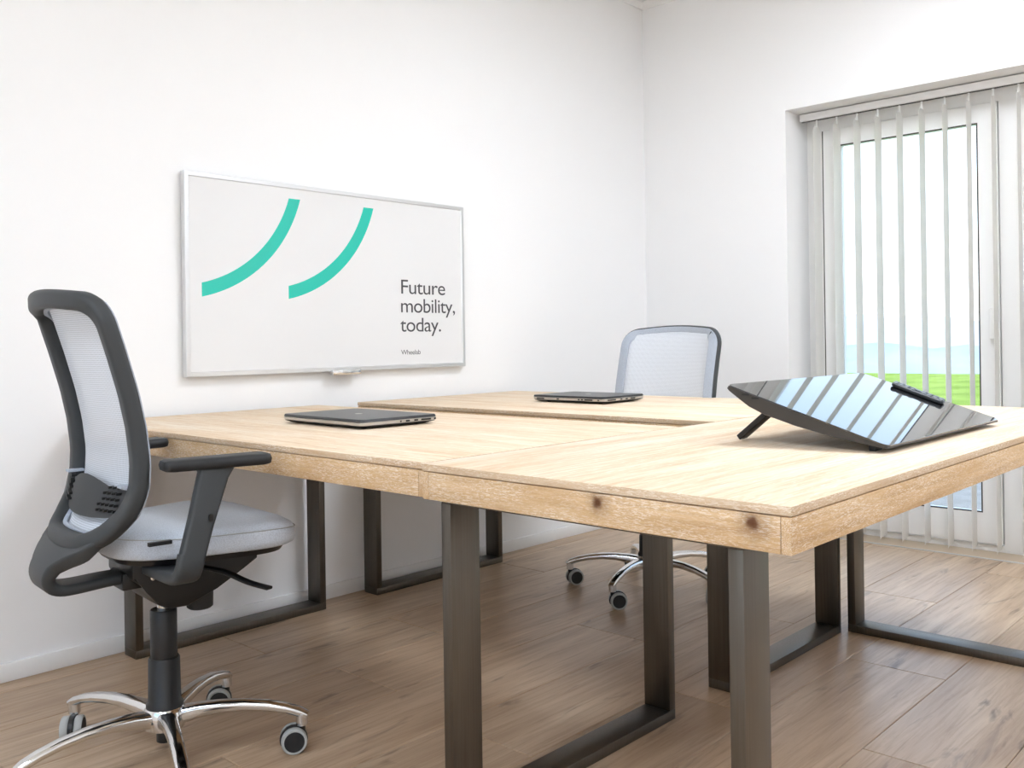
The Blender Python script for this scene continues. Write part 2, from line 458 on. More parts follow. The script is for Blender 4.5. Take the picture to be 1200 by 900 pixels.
# vertical blind
bl = empty('vertical_blind', (WX + 0.145, 2.15, 2.14)); BLX, BLY, BLZ = WX + 0.145, 2.15, 2.14
tag(bl, 'white vertical blind with open fabric slats hanging before the glazed door', 'blind')
def rel(o, root):
    o.location = -root.location if o.location.length == 0 else o.location - root.location
    return o
rel(box('head_rail', BLX - 0.02, BLX + 0.022, OP_Y0 + 0.02, 2.155, 2.107, 2.143, M_TRIM, bl, bev=0.003), bl)
rel(box('rail_groove', BLX - 0.006, BLX + 0.006, OP_Y0 + 0.02, 2.150, 2.104, 2.108, M_GASKET, bl), bl)
th = math.radians(7.2)
du = Vector((math.cos(th), math.sin(th), 0)); dv = Vector((-math.sin(th), math.cos(th), 0))
SW, SZ0, SZ1 = 0.127, 0.022, 2.075
bm = bmesh.new(); rings = []
n = 9; prof = []
for k in range(n):
    s = -1 + 2 * k / (n - 1); prof.append((s * SW / 2, 0.006 * (1 - s * s)))
for zz in (SZ0, SZ0 + 0.03, 1.0, SZ1 - 0.03, SZ1):
    w = 1.0 if zz < SZ1 else 0.55
    rings.append([du * (a * w) + dv * b + Vector((0, 0, zz)) for a, b in prof] + [du * (a * w) + dv * (b + 0.0009) + Vector((0, 0, zz)) for a, b in prof[::-1]])
slat_y = []
yy = 2.071
while yy > OP_Y0 + 0.05: slat_y.append(yy); yy -= 0.1035
s0 = loft('slat', rings, M_SLAT, bl, angle=30); smesh = s0.data
c0 = box('carrier_hook', -0.004, 0.004, -0.004, 0.004, 2.070, 2.112, M_TRIM, bl); cmesh = c0.data
b0 = tube('bead_chain', [Vector((0.05, 0.0, 0.028)) + Vector((0, -0.1035 * t_ / 8, -0.012 * math.sin(PI * t_ / 8))) for t_ in range(9)], 0.0013, M_TRIM, bl, n=6); chmesh = b0.data
for i, yy in enumerate(slat_y):
    for (o0, me, nm) in ((s0, smesh, 'slat'), (c0, cmesh, 'carrier_hook'), (b0, chmesh, 'bead_chain')):
        if nm == 'bead_chain' and i == len(slat_y) - 1: continue
        o = o0
        if i:
            o = o0.copy(); COL.objects.link(o); o.parent = bl
        o.location = Vector((BLX, yy, 0)) - bl.location

# ------------------------------------------------------------------ outside
def noisy(name, c1, c2, scale, stretch=(1, 1, 1)):
    m = mat(name, (128, 128, 128), 0.95, spec=0.05); t = NT(m)
    t.color(t.ramp(t.noise(t.coords(stretch), scale, 5, 0.6), [(0.35, lin(c1)), (0.65, lin(c2))])); return m
M_GRASS = noisy('meadow_grass', (126, 148, 58), (160, 178, 84), 0.7, (0.6, 1, 1))
M_TERR = noisy('terrace_slab', (140, 136, 130), (156, 152, 147), 6)
M_HILL_A = noisy('haze_tinted_wooded_hill', (168, 180, 189), (184, 195, 203), 0.02)  # pale blue-grey of aerial haze painted into the hill colour
M_HILL_B = noisy('haze_tinted_distant_hill', (194, 206, 215), (203, 214, 222), 0.004)  # far ridge colour paled further to stand in for haze
tag(boxes('terrace', [(WX + 0.36, 7.4, -8, 8, -0.3, -0.05)], M_TERR), 'grey paved terrace outside the glazed door', 'terrace', kind=S)
def ground(name, x0, x1, y0, y1, nx, ny, fz, m):
    vs = []; fs = []
    for i in range(nx + 1):
        for j in range(ny + 1):
            X = x0 + (x1 - x0) * i / nx; Y = y0 + (y1 - y0) * j / ny; vs.append((X, Y, fz(X, Y)))
    for i in range(nx):
        for j in range(ny):
            a = i * (ny + 1) + j; fs.append((a, a + ny + 1, a + ny + 2, a + 1))
    me = bpy.data.meshes.new(name); me.from_pydata(vs, [], fs); me.update()
    return link(name, me, m, smooth=True)
def lawn_z(X, Y):
    if X < 42: return -0.09 - 0.50 * (X - 7.4) / 34.6 + 0.05 * math.sin(Y * 0.5) * math.sin(X * 0.31) + 0.12 * (X / 42) ** 2 * math.sin(Y * 0.21 + 1)
    return -0.59 - (X - 42) * 0.25 - 0.02 * (X - 42) ** 1.5
tag(ground('meadow', 7.4, 75, -60, 70, 60, 60, lawn_z, M_GRASS), 'bright green meadow beyond the terrace', 'meadow', kind=S)
def hill_a(X, Y):
    s = max(0.0, 1 - abs(X - 620) / 340.0)
    return -60 + s * (52 + 8 * math.sin(Y * 0.011 + 0.5) + 5 * math.sin(Y * 0.031) + 3 * math.sin(Y * 0.083 + X * 0.05))
def hill_b(X, Y):
    s = max(0.0, 1 - abs(X - 2200) / 900.0)
    return -60 + s * (88 + 22 * math.sin(Y * 0.0031 - 1.9) + 12 * math.sin(Y * 0.0085 + 1) + 4 * math.sin(Y * 0.03))
tag(ground('hills', 260, 960, -900, 1600, 30, 120, hill_a, M_HILL_A), 'wooded ridge beyond the meadow with haze in its colour', 'hills', kind=S)
tag(ground('hills', 1280, 3100, -3500, 6000, 20, 140, hill_b, M_HILL_B), 'far ridge on the horizon, paled by haze in its colour', 'hills', kind=S)

# ------------------------------------------------------------------ unseen ceiling lamps, added as fill light
M_GLOW = emit_mat('fill_lamp_diffuser', (238, 245, 255), FILL_LAMP_STRENGTH)
def fill_ceiling_lamp(x, y, label):
    o = empty('fill_ceiling_lamp', (x, y, CZ))
    tag(o, label, 'lamp', 'added fill ceiling lamps')
    w = 0.45
    boxes('fill_lamp_frame', [(-w, w, -w, -w + 0.02, -0.055, 0), (-w, w, w - 0.02, w, -0.055, 0), (-w, -w + 0.02, -w + 0.02, w - 0.02, -0.055, 0), (w - 0.02, w, -w + 0.02, w - 0.02, -0.055, 0)], M_TRIM, o)
    boxes('diffuser', [(-w + 0.02, w - 0.02, -w + 0.02, w - 0.02, -0.05, -0.044)], M_GLOW, o)
fill_ceiling_lamp(-0.8, 1.1, 'added flat square ceiling lamp for fill, between added rear window and whiteboard wall')
fill_ceiling_lamp(-0.8, -1.1, 'added flat square ceiling lamp for fill, by the added rear window, away from the whiteboard wall')
fill_ceiling_lamp(2.9, 1.0, 'added flat square ceiling lamp for fill, above the oak tables')
fill_ceiling_lamp(2.9, -1.0, 'added flat square ceiling lamp for fill, between glazed door and bare wall')

# ------------------------------------------------------------------ tables
ZT, TT, ZB = 0.766, 0.0145, 0.697
def table(label, x0, x1, y0, y1, along, frames, topm):
    """along: 'x' or 'y' grain of the top; frames: list of (axis, fixed, a, b)"""
    cx, cy = (x0 + x1) / 2, (y0 + y1) / 2
    root = empty('table', (cx, cy, 0)); tag(root, label, 'table', None)
    def P(o): o.location = (-cx, -cy, 0); return o
    tp = P(box('table_top', x0 - 0.001, x1 + 0.001, y0 - 0.001, y1 + 0.001, ZT - TT, ZT, topm, root, bev=0.0022))
    tp.data.materials.append(M_OAK_EX); tp.data.materials.append(M_OAK_EY)
    for p in tp.data.polygons:
        if abs(p.normal.z) < 0.8: p.material_index = 1 if abs(p.normal.y) > abs(p.normal.x) else 2
    a = 0.016; z1 = ZT - TT - 0.0016
    P(box('front_apron', x0, x0 + a, y0 + a + 0.0007, y1 - a - 0.0007, ZB, z1, M_OAK_Y, root, bev=0.0015))
    P(box('back_apron', x1 - a, x1, y0 + a + 0.0007, y1 - a - 0.0007, ZB, z1, M_OAK_Y, root, bev=0.0015))
    P(box('side_apron', x0, x1, y0, y0 + a, ZB, z1, M_OAK_X, root, bev=0.0015))
    P(box('side_apron', x0, x1, y1 - a, y1, ZB, z1, M_OAK_X, root, bev=0.0015))
    P(box('under_panel', x0 + a, x1 - a, y0 + a, y1 - a, ZB, ZT - TT, M_OAK_X, root))
    t, w = 0.026, 0.08
    for (ax, f0, a0, a1) in frames:
        zt = ZB - 0.0005
        if ax == 'x':      # frame spans x, flat bar width along y
            Bx = lambda p, q, r, s: (p, q, f0, f0 + w, r, s)
        else:
            Bx = lambda p, q, r, s: (f0, f0 + w, p, q, r, s)
        P(box('leg', *Bx(a0, a0 + t, t, zt - 0.014), M_STEEL, root, bev=0.0015))
        P(box('leg', *Bx(a1 - t, a1, t, zt - 0.014), M_STEEL, root, bev=0.0015))
        P(box('foot_bar', *Bx(a0, a1, 0.0, t), M_STEEL, root, bev=0.0015))
        P(box('top_bar', *Bx(a0, a1, zt - 0.014, zt), M_STEEL, root, bev=0.0015))
    return root
SEAM = 1.3635
table('white-washed oak table carrying the tilted black pen display', 1.203, 3.285, 0.594, SEAM - 0.005, 'x',
      [('y', 1.252, 0.696, 1.36), ('y', 3.077, 0.655, 1.320)], M_OAK_TOP_X)
table('white-washed oak table below the whiteboard, office chair drawn up to its front edge', 1.214, 2.122, SEAM + 0.004, 2.995, 'y',
      [('x', 1.3615, 1.334, 2.080), ('x', 2.912, 1.350, 2.086)], M_OAK_TOP_Y)
table('white-washed oak table by the room corner, office chair tucked under its far side', 2.312, 3.245, SEAM + 0.004, 2.995, 'y',
      [('x', 1.332, 2.330, 3.052), ('x', 2.912, 2.330, 3.055)], M_OAK_TOP_Y)

# ------------------------------------------------------------------ whiteboard
BX0, BX1, BZ0, BZ1 = 1.582, 2.922, 0.893, 1.608
BYF, BYW = 2.996, 3.022          # front face, back face
wbd = empty('whiteboard', (BX0, BYW, BZ0))
tag(wbd, 'framed glossy whiteboard on the wall with two teal arcs and printed slogan', 'whiteboard')
def WBP(o): o.location = -wbd.location; return o
fwid = 0.017
WBP(box('board_panel', BX0 + 0.01, BX1 - 0.01, BYF + 0.005, BYW, BZ0 + 0.01, BZ1 - 0.01, M_BOARD, wbd))
def mitre(name, a, b, ia, ib):
    """frame profile between outer corners a,b and inner corners ia,ib (x,z)"""
    rings = []
    for (ox, oz), (ix, iz) in ((a, ia), (b, ib)):
        ch = 0.12
        rings.append([(ox, BYW, oz), (ox, BYF + 0.003, oz), (ox + (ix - ox) * ch, BYF, oz + (iz - oz) * ch), (ix - (ix - ox) * ch, BYF, iz - (iz - oz) * ch), (ix, BYF + 0.003, iz), (ix, BYW - 0.004, iz)])
    return WBP(loft(name, rings, M_ALU, wbd, angle=20))
O_ = [(BX0, BZ0), (BX1, BZ0), (BX1, BZ1), (BX0, BZ1)]
I_ = [(BX0 + fwid, BZ0 + fwid), (BX1 - fwid, BZ0 + fwid), (BX1 - fwid, BZ1 - fwid), (BX0 + fwid, BZ1 - fwid)]
for i in range(4): mitre('frame_rail', O_[i], O_[(i + 1) % 4], I_[i], I_[(i + 1) % 4])
BS = BYF + 0.005
def arc(cx, cz, ri, ro, xcut, zcut):
    pts = []
    a_out = (math.asin((zcut - cz) / ro), -math.acos((xcut - cx) / ro))
    a_in = (math.asin((zcut - cz) / ri), -math.acos((xcut - cx) / ri))
    for k in range(29):
        a = a_out[0] + (a_out[1] - a_out[0]) * k / 28; pts.append((cx + ro * math.cos(a), cz + ro * math.sin(a)))
    for k in range(28, -1, -1):
        a = a_in[0] + (a_in[1] - a_in[0]) * k / 28; pts.append((cx + ri * math.cos(a), cz + ri * math.sin(a)))
    o = prism('teal_arc', pts, M_TEAL, wbd, frame=((0, BS, 0), (1, 0, 0), (0, 0, 1)), depth=0.0008)
    o['label'] = 'teal curved stroke'; return WBP(o)
arc(1.535, 1.705, 0.495, 0.543, 1.645, 1.5535)
arc(1.889, 1.705, 0.495, 0.543, 1.9995, 1.5535)
def text(body, x, z, cap, width, m, label):
    cu = bpy.data.curves.new('lettering', 'FONT'); cu.body = body; cu.size = 1.0; cu.space_character = 0.94
    o = bpy.data.objects.new('lettering', cu); COL.objects.link(o)
    bpy.context.view_layer.update()
    dg = bpy.context.evaluated_depsgraph_get()
    me = bpy.data.meshes.new_from_object(o.evaluated_get(dg))
    bpy.data.objects.remove(o); bpy.data.curves.remove(cu)
    xs = [v.co.x for v in me.vertices]; sx_ = width / (max(xs) - min(xs)); sy_ = cap / 0.729; mn = min(xs)
    for v in me.vertices:
        v.co = (x + (v.co.x - mn) * sx_, BS - 0.0006, z + v.co.y * sy_)
    me.materials.clear(); me.update()
    oo = link('lettering', me, m, wbd); oo['label'] = label; return WBP(oo)
text('Future', 2.553, 1.209, 0.063, 0.252, M_INK, 'printed word Future')
text('mobility,', 2.551, 1.130, 0.063, 0.312, M_INK, 'printed word mobility with comma')
text('today.', 2.545, 1.049, 0.063, 0.232, M_INK, 'printed word today with full stop')
text('Wheelab', 2.548, 0.952, 0.021, 0.108, M_INK, 'small printed name Wheelab')
WBP(box('pen_clip', 2.182, 2.318, BYF - 0.018, BYF + 0.004, BZ0 - 0.014, BZ0 + 0.006, M_CHROME, wbd, bev=0.002))

# ------------------------------------------------------------------ laptops
M_LID = mat('laptop_lid_charcoal', (58, 58, 60), 0.34, 0.3)
M_LSIDE = mat('laptop_side_silver', (198, 195, 190), 0.35, 0.6)
M_PORT = mat('port_black', (18, 18, 18), 0.5)
def laptop(label, cx, cy, yaw, L, D, ports):
    """local: x = across depth, y = along width; ports: list of (side, pos, width)"""
    root = empty('laptop', (cx, cy, ZT), yaw); tag(root, label, 'laptop', 'closed laptops on the tables')
    hx, hy = D / 2, L / 2
    def slab(nm, z0, z1, ins0, ins1, m, r=0.014):
        rings = []
        for (i, z) in ((ins0 + 0.001, z0), (ins0, z0 + 0.001), (ins1, z1 - 0.001), (ins1 + 0.0012, z1)):
            rings.append([Vector((a, b, z)) for a, b in rrect(D - 2 * i, L - 2 * i, r)])
        return loft(nm, rings, m, root, angle=30)
    slab('bottom_cover', 0.004, 0.010, 0.013, 0.002, M_BLACK_SOFT)
    body = slab('body', 0.0102, 0.0195, 0.0012, 0.0, M_LSIDE)
    slab('lid', 0.0202, 0.0275, 0.0, 0.0016, M_LID)
    for sx_ in (-1, 1):
        for sy_ in (-1, 1):
            lathe('rubber_foot', [(0.008, 0.0), (0.009, 0.004)], M_BLACK_SOFT, root, 10, origin=(sx_ * (hx - 0.045), sy_ * (hy - 0.05), 0))
    for side, p, w in ports:
        if side == 'x-': box('port', -hx - 0.0006, -hx + 0.003, p - w / 2, p + w / 2, 0.0125, 0.0172, M_PORT, root)
        if side == 'y-': box('port', p - w / 2, p + w / 2, -hy - 0.0006, -hy + 0.003, 0.0125, 0.0172, M_PORT, root)
    lathe('emblem', [(0.011, 0.0273), (0.011, 0.0279)], M_LSIDE, root, 20)
    return root
laptop('closed charcoal laptop on the table below the whiteboard', 1.705, 2.205, math.radians(-2), 0.40, 0.272,
       [('y-', 0.0, 0.004), ('y-', 0.025, 0.013), ('y-', 0.055, 0.013), ('y-', 0.092, 0.036), ('y-', 0.125, 0.006)])
laptop('closed charcoal laptop with silver port edge turned to the table gap', 2.822, 2.222, math.radians(1), 0.345, 0.262,
       [('x-', 0.13, 0.036), ('x-', 0.045, 0.010), ('x-', -0.055, 0.008), ('x-', -0.07, 0.008), ('x-', -0.10, 0.036), ('x-', -0.145, 0.006),
        ('y-', -0.085, 0.05), ('y-', -0.025, 0.012), ('y-', 0.01, 0.012), ('y-', 0.05, 0.03)])

# ------------------------------------------------------------------ pen display
M_SCREEN = mat('black_glass', (20, 21, 23), 0.03, spec=1.0, coat=0.5, coat_r=0.02)
M_SHELL = mat('dark_grey_shell', (62, 58, 54), 0.45, 0.25)
DX0, DX1 = 1.852, 2.600
pd = empty('pen_display', ((DX0 + DX1) / 2, 0.88, ZT))
tag(pd, 'large black glass pen display tilted up on two fold-out feet', 'pen display')
def PD(o): o.location = -pd.location; return o
A = Vector((0, 0.708, 0.7825)); Bk = Vector((0, 1.064, 0.8975))
dirv = (Bk - A).normalized(); nrm = Vector((0, -dirv.z, dirv.y))      # screen up direction, outward normal
Ld = (Bk - A).length
belly = [(0.0, 0.007), (0.012, 0.010), (0.05, 0.016), (0.12, 0.026), (0.20, 0.033), (0.27, 0.035), (0.31, 0.031), (0.34, 0.022), (Ld - 0.008, 0.013), (Ld, 0.010)]
def shell_section(x, inset, k):
    pts = [A + dirv * (0.002 + inset), A + dirv * (Ld - 0.002 - inset)]
    pts = [p - nrm * 0.0028 for p in pts]
    bot = []
    for s, d in belly[::-1]:
        s2 = min(max(s, inset), Ld - inset); bot.append(A + dirv * s2 - nrm * (0.003 + (d - 0.003) * k))
    return [Vector((x, p.y, p.z)) for p in pts + bot]
rings = [shell_section(DX0 + 0.002, 0.004, 0.93), shell_section(DX0 + 0.006, 0.0, 1.0), shell_section(DX1 - 0.006, 0.0, 1.0), shell_section(DX1 - 0.002, 0.004, 0.93)]
PD(loft('shell', rings, M_SHELL, pd, angle=25))
# glass with rounded corners
rings = []
for off, ins in ((-0.0030, 0.0), (-0.0006, 0.0), (0.0, 0.0008)):
    ring = []
    for a, b in rrect(DX1 - DX0 - 2 * ins, Ld - 2 * ins, 0.018, 6):
        p = A + dirv * (Ld / 2 + b) + nrm * off; ring.append(Vector(((DX0 + DX1) / 2 + a, p.y, p.z)))
    rings.append(ring)
PD(loft('glass_front', rings, M_SCREEN, pd, angle=12))
for lx in (DX0 + 0.075, DX1 - 0.075):
    top = A + dirv * 0.285 - nrm * 0.030
    f0 = Vector((lx, top.y, top.z)); f1 = Vector((lx + 0.012, 1.076, ZT + 0.0066))
    d = (f1 - f0)
    PD(sweep('stand_leg', [f0, f0 + d * 0.5, f1], (0.034, 0.013, 0.003), (1, 0, 0), M_BLACK, pd))
for lx in (DX0 + 0.05, DX1 - 0.05):
    p = A + dirv * 0.045
    PD(box('rubber_foot', lx - 0.018, lx + 0.018, p.y - 0.006, p.y + 0.008, ZT, p.z - 0.012, M_BLACK_SOFT, pd, bev=0.001))
for q in (0.30, 0.325):
    p = A + dirv * q - nrm * 0.0065
    PD(box('side_port', DX0 + 0.0012, DX0 + 0.004, p.y - 0.009, p.y + 0.009, p.z - 0.003, p.z + 0.002, M_PORT, pd))
# remote control lying on the glass
def onglass(x, s, h): p = A + dirv * s + nrm * h; return Vector((x, p.y, p.z))
rm_root = empty('button_remote', onglass(2.50, 0.2, 0.001)); tag(rm_root, 'small dark grey remote with buttons lying on the tilted display', 'remote')
RX, RS = 2.55, 0.196; RA = math.radians(-80)
M_REM = mat('remote_grey', (52, 56, 60), 0.4); M_KEY = mat('remote_key', (84, 90, 95), 0.35)
def remp(u, v, h):
    s = RS + u * math.sin(-RA) * 1.0 + v * math.cos(RA); x = RX + u * math.cos(RA) + v * math.sin(-RA)
    return onglass(x, s, h)
rings = []
for h, ins in ((0.0008, 0.004), (0.003, 0.0), (0.009, 0.0), (0.0105, 0.002)):
    rings.append([remp(a, b, h) for a, b in rrect(0.150 - 2 * ins, 0.048 - 2 * ins, 0.008, 4)])
o = loft('remote_body', rings, M_REM, rm_root, angle=30); o.location = -rm_root.location
for i in range(-4, 5):
    if i == 0: continue
    for v in (-0.011, 0.011):
        rings = [[remp(i * 0.0165 + a, v + b, h) for a, b in rrect(0.0145 - q, 0.017 - q, 0.003, 2)] for h, q in ((0.010, 0), (0.0117, 0), (0.0124, 0.002))]
        o = loft('key', rings, M_KEY, rm_root, angle=30); o.location = -rm_root.location
rings = [[remp(0.011 * math.cos(k * PI / 10), 0.011 * math.sin(k * PI / 10), h) for k in range(20)] for h in (0.010, 0.0125)]
o = loft('touch_ring', rings, M_KEY, rm_root, angle=30); o.location = -rm_root.location

# ------------------------------------------------------------------ office chairs
FRONT = [(1.13, -0.205), (1.11, -0.195), (1.085, -0.180), (0.994, -0.152), (0.903, -0.127), (0.828, -0.112), (0.754, -0.104), (0.699, -0.107), (0.645, -0.119), (0.594, -0.143), (0.561, -0.165), (0.53, -0.19)]
def chair(label, group, cx, cy, yaw, dz, leg0, caster_yaw):
    root = empty('office_chair', (cx, cy, 0), yaw); tag(root, label, 'chair', group)
    # ---- base
    lathe('base_hub', [(0.030, 0.080), (0.046, 0.086), (0.050, 0.105), (0.046, 0.132), (0.040, 0.138)], M_CHROME, root, 28)
    lathe('column_foot', [(0.017, 0.050), (0.020, 0.052), (0.020, 0.084)], M_BLACK, root, 18)
    for k in range(5):
        a = math.radians(leg0 + 72 * k) - yaw
        ca, sa = math.cos(a), math.sin(a)
        prof = [(0.030, 0.110), (0.077, 0.119), (0.132, 0.124), (0.187, 0.1235), (0.242, 0.117), (0.286, 0.107), (0.317, 0.096), (0.335, 0.087)]
        secs = [(0.046, 0.040, 0.012), (0.040, 0.034, 0.012), (0.035, 0.028, 0.011), (0.033, 0.025, 0.011), (0.032, 0.023, 0.010), (0.031, 0.022, 0.010), (0.030, 0.022, 0.010), (0.024, 0.018, 0.008)]
        sweep('base_leg', [(r * ca, r * sa, z) for r, z in prof], secs, (-sa, ca, 0), M_CHROME, root, angle=50)
        ex, ey = 0.322 * ca, 0.322 * sa
        lathe('leg_socket', [(0.0145, 0.064), (0.0145, 0.092)], M_CHROME, root, 16, origin=(ex, ey, 0))
        cyw = math.radians(caster_yaw[k]) - yaw
        R = Matrix.Rotation(cyw, 3, 'Z'); tr = R @ Vector((0.020, 0, 0))
        O = Vector((ex, ey, 0)) + tr
        # hood: half-disc between the wheels
        ring_pts = [(0.0, 0.010)] + [(0.034 * math.cos(math.radians(t_)), 0.031 + 0.034 * math.sin(math.radians(t_))) for t_ in range(-20, 201, 20)]
        u = R @ Vector((1, 0, 0)); side = R @ Vector((0, 1, 0))
        hood = prism('caster', ring_pts, M_BLACK, root, frame=(O + side * 0.0065, u, (0, 0, 1)), depth=0.013, bev=0.002)
        lathe('stem', [(0.0085, 0.045), (0.0085, 0.07)], M_BLACK, hood, 12, origin=(ex, ey, 0))
        for sgn in (-1, 1):
            W = Matrix((u, Vector((0, 0, 1)), -side)).transposed()   # axle along -side
            c = O + side * (sgn * 0.0165) + Vector((0, 0, 0.0315))
            lathe('wheel', [(0.004, -0.010), (0.024, -0.010), (0.0255, -0.008), (0.0255, 0.008), (0.024, 0.010), (0.004, 0.010)], M_BLACK_SOFT, hood, 24, origin=c, rot=W)
            lathe('tyre', [(0.0252, -0.009), (0.0290, -0.0095), (0.0315, -0.006), (0.0315, 0.006), (0.0290, 0.0095), (0.0252, 0.009)], M_GREYRING, hood, 28, origin=c, rot=W)
    # ---- column
    lathe('column_sleeve', [(0.043, 0.134), (0.043, 0.143), (0.038, 0.149), (0.0365, 0.25 + dz * 0.5), (0.034, 0.254 + dz * 0.5)], M_BLACK, root, 28)
    lathe('column_sleeve', [(0.031, 0.252 + dz * 0.5), (0.031, 0.366 + dz), (0.029, 0.369 + dz)], M_BLACK, root, 28)
    lathe('gas_piston', [(0.0145, 0.36 + dz), (0.0145, 0.40 + dz)], M_CHROME, root, 20)
    D = Vector((0, 0, dz))
    def V(x, y, z): return Vector((x, y, z + dz))
    # ---- mechanism
    mech = prism('tilt_mechanism', [(-0.10, 0.508), (-0.10, 0.470), (-0.065, 0.440), (-0.045, 0.402), (-0.02, 0.388), (0.03, 0.386), (0.10, 0.416), (0.165, 0.458), (0.205, 0.470), (0.205, 0.508)], M_BLACK, root, frame=((0, 0.085, dz), (1, 0, 0), (0, 0, 1)), depth=0.17, bev=0.006)
    lathe('tension_knob', [(0.026, 0.362 + dz), (0.031, 0.366 + dz), (0.032, 0.402 + dz), (0.027, 0.412 + dz)], M_BLACK_SOFT, root, 20, origin=(0.078, -0.03, 0), angle=20)
    tube('knob_post', [V(0.085, -0.03, 0.39), V(0.085, -0.03, 0.43)], 0.012, M_BLACK, root)
    for bx_, bz_ in ((-0.055, 0.468), (0.05, 0.486)):
        lathe('bolt', [(0.006, 0), (0.006, 0.004), (0.003, 0.005)], M_CHROME, mech, 12, origin=V(bx_, -0.0845, bz_), rot=Matrix.Rotation(PI / 2, 3, 'X'))
    sweep('height_lever', smoothline([V(0.055, -0.07, 0.473), V(0.085, -0.15, 0.470), V(0.115, -0.22, 0.452), V(0.135, -0.285, 0.447)], 4), (0.020, 0.007, 0.003), (1, 0.3, 0), M_BLACK, root)
    # ---- seat
    def seat_ring(sc, z, tilt=0.0, n=64):
        pts = []
        for k in range(n):
            t_ = 2 * PI * k / n; c, s = math.cos(t_), math.sin(t_)
            e_ = 2 / 3.6
            X = math.copysign(abs(c) ** e_, c); Y = math.copysign(abs(s) ** e_, s)
            x = 0.060 + 0.213 * X
            hw = 0.218 + 0.050 * max(-1, min(1, X))
            pts.append(V(x * sc + (1 - sc) * 0.060, Y * hw * sc, z + tilt * X))
        return pts
    rings = [seat_ring(0.86, 0.523), seat_ring(0.95, 0.524), seat_ring(0.985, 0.529), seat_ring(1.0, 0.541), seat_ring(1.0, 0.555), seat_ring(0.992, 0.568), seat_ring(0.965, 0.578), seat_ring(0.90, 0.585), seat_ring(0.75, 0.589), seat_ring(0.5, 0.590), seat_ring(0.2, 0.590)]
    for r in rings:       # waterfall front, raised rear
        for p in r:
            f = max(0.0, (p.x - 0.16) / 0.11)
            h = max(0.0, (p.z - dz - 0.523) / 0.067)
            p.z -= 0.016 * f * f * h
            p.z += 0.010 * max(0.0, -p.x / 0.2) * h
    seat = loft('seat', rings, M_FABRIC, root, angle=60)
    sr = [p * 1.0 for p in seat_ring(0.9955, 0.5685)]
    for p in sr:
        f = max(0.0, (p.x - 0.16) / 0.11); p.z -= 0.016 * f * f * 0.65; p.z += 0.010 * max(0.0, -p.x / 0.2) * 0.65
    tube('seam', sr, 0.0012, M_GREYRING, seat, n=6, closed=True)
    box('fabric_tag', -0.105, -0.055, -0.206, -0.194, 0.565 + dz, 0.573 + dz, M_BLACK_SOFT, seat)
    rings = [seat_ring(0.78, 0.505), seat_ring(0.87, 0.508), seat_ring(0.90, 0.520), seat_ring(0.87, 0.5245)]
    loft('seat_pan', rings, M_BLACK, root, angle=40)
    # ---- backrest frame (closed ring following the curved back)
    def curve_x(y): return 0.045 * ((y / 0.22) ** 2 - 1)
    def fx(y, z): return interp(FRONT, z) + curve_x(y)
    HW, TOP, BOT = 0.212, 1.100, 0.572
    loop = []
    def arcpt(cy_, cz_, r, a0, a1, n_):
        for k in range(n_ + 1):
            a = math.radians(a0 + (a1 - a0) * k / n_); loop.append((cy_ + r * math.cos(a), cz_ + r * math.sin(a)))
    R1, R2 = 0.055, 0.13
    arcpt(HW - R1, TOP - R1, R1, 0, 90, 8)
    for k in range(1, 10): loop.append((HW - R1 - (2 * HW - 2 * R1) * k / 10, TOP + 0.010 * math.sin(PI * k / 10)))
    arcpt(-HW + R1, TOP - R1, R1, 90, 180, 8)
    for k in range(1, 16): loop.append((-HW, TOP - R1 - (TOP - R1 - BOT - R2) * k / 16))
    arcpt(-HW + R2, BOT + R2, R2, 180, 270, 10)
    for k in range(1, 6): loop.append((-HW + R2 + (2 * HW - 2 * R2) * k / 6, BOT))
    arcpt(HW - R2, BOT + R2, R2, 270, 360, 10)
    for k in range(1, 16): loop.append((HW, BOT + R2 + (TOP - R1 - BOT - R2) * k / 16))
    path = [V(fx(y_, z_) - 0.018, y_, z_) for y_, z_ in loop]
    sweep('backrest_frame', path, (0.036, 0.042, 0.012), (1, 0, 0), M_PLASTIC, root, closed=True, angle=60)
    # mesh panel at the front of the ring
    def sheet(nm, yw, z0, z1, off, m, thick=0.0015, ny=16, nz=28, hole=None, rad=0.05):
        vs, fs = [], []
        def half(z):
            h = yw
            if z > z1 - rad: h = yw - rad + math.sqrt(max(0, rad * rad - (z - (z1 - rad)) ** 2))
            if z < z0 + R2 * 0.8: q = R2 * 0.8; h = min(h, yw - q + math.sqrt(max(0, q * q - (z0 + q - z) ** 2)))
            return h
        bm = bmesh.new(); g = []
        for i in range(nz + 1):
            z = z0 + (z1 - z0) * i / nz; row_ = []
            for j in range(ny + 1):
                y_ = half(z) * (-1 + 2 * j / ny); row_.append(bm.verts.new(V(fx(y_, z) + off, y_, z)))
            g.append(row_)
        for i in range(nz):
            for j in range(ny):
                y_ = half(z0 + (z1 - z0) * (i + .5) / nz) * (-1 + 2 * (j + .5) / ny); z = z0 + (z1 - z0) * (i + .5) / nz
                if hole and abs(y_) < hole[0] and hole[1] < z < hole[2]: continue
                try: bm.faces.new((g[i][j], g[i][j + 1], g[i + 1][j + 1], g[i + 1][j]))
                except ValueError: pass
        loose = [v for v in bm.verts if not v.link_faces]
        bmesh.ops.delete(bm, geom=loose, context='VERTS')
        if thick:
            bmesh.ops.solidify(bm, geom=bm.faces[:], thickness=thick)
        return finish(bm, nm, m, root, smooth=True)
    sheet('back_mesh', 0.216, 0.572, 1.106, 0.0005, M_NET, thick=0.0)
    # border band of the net, covering the front of the frame
    outer, inner_ = [], []
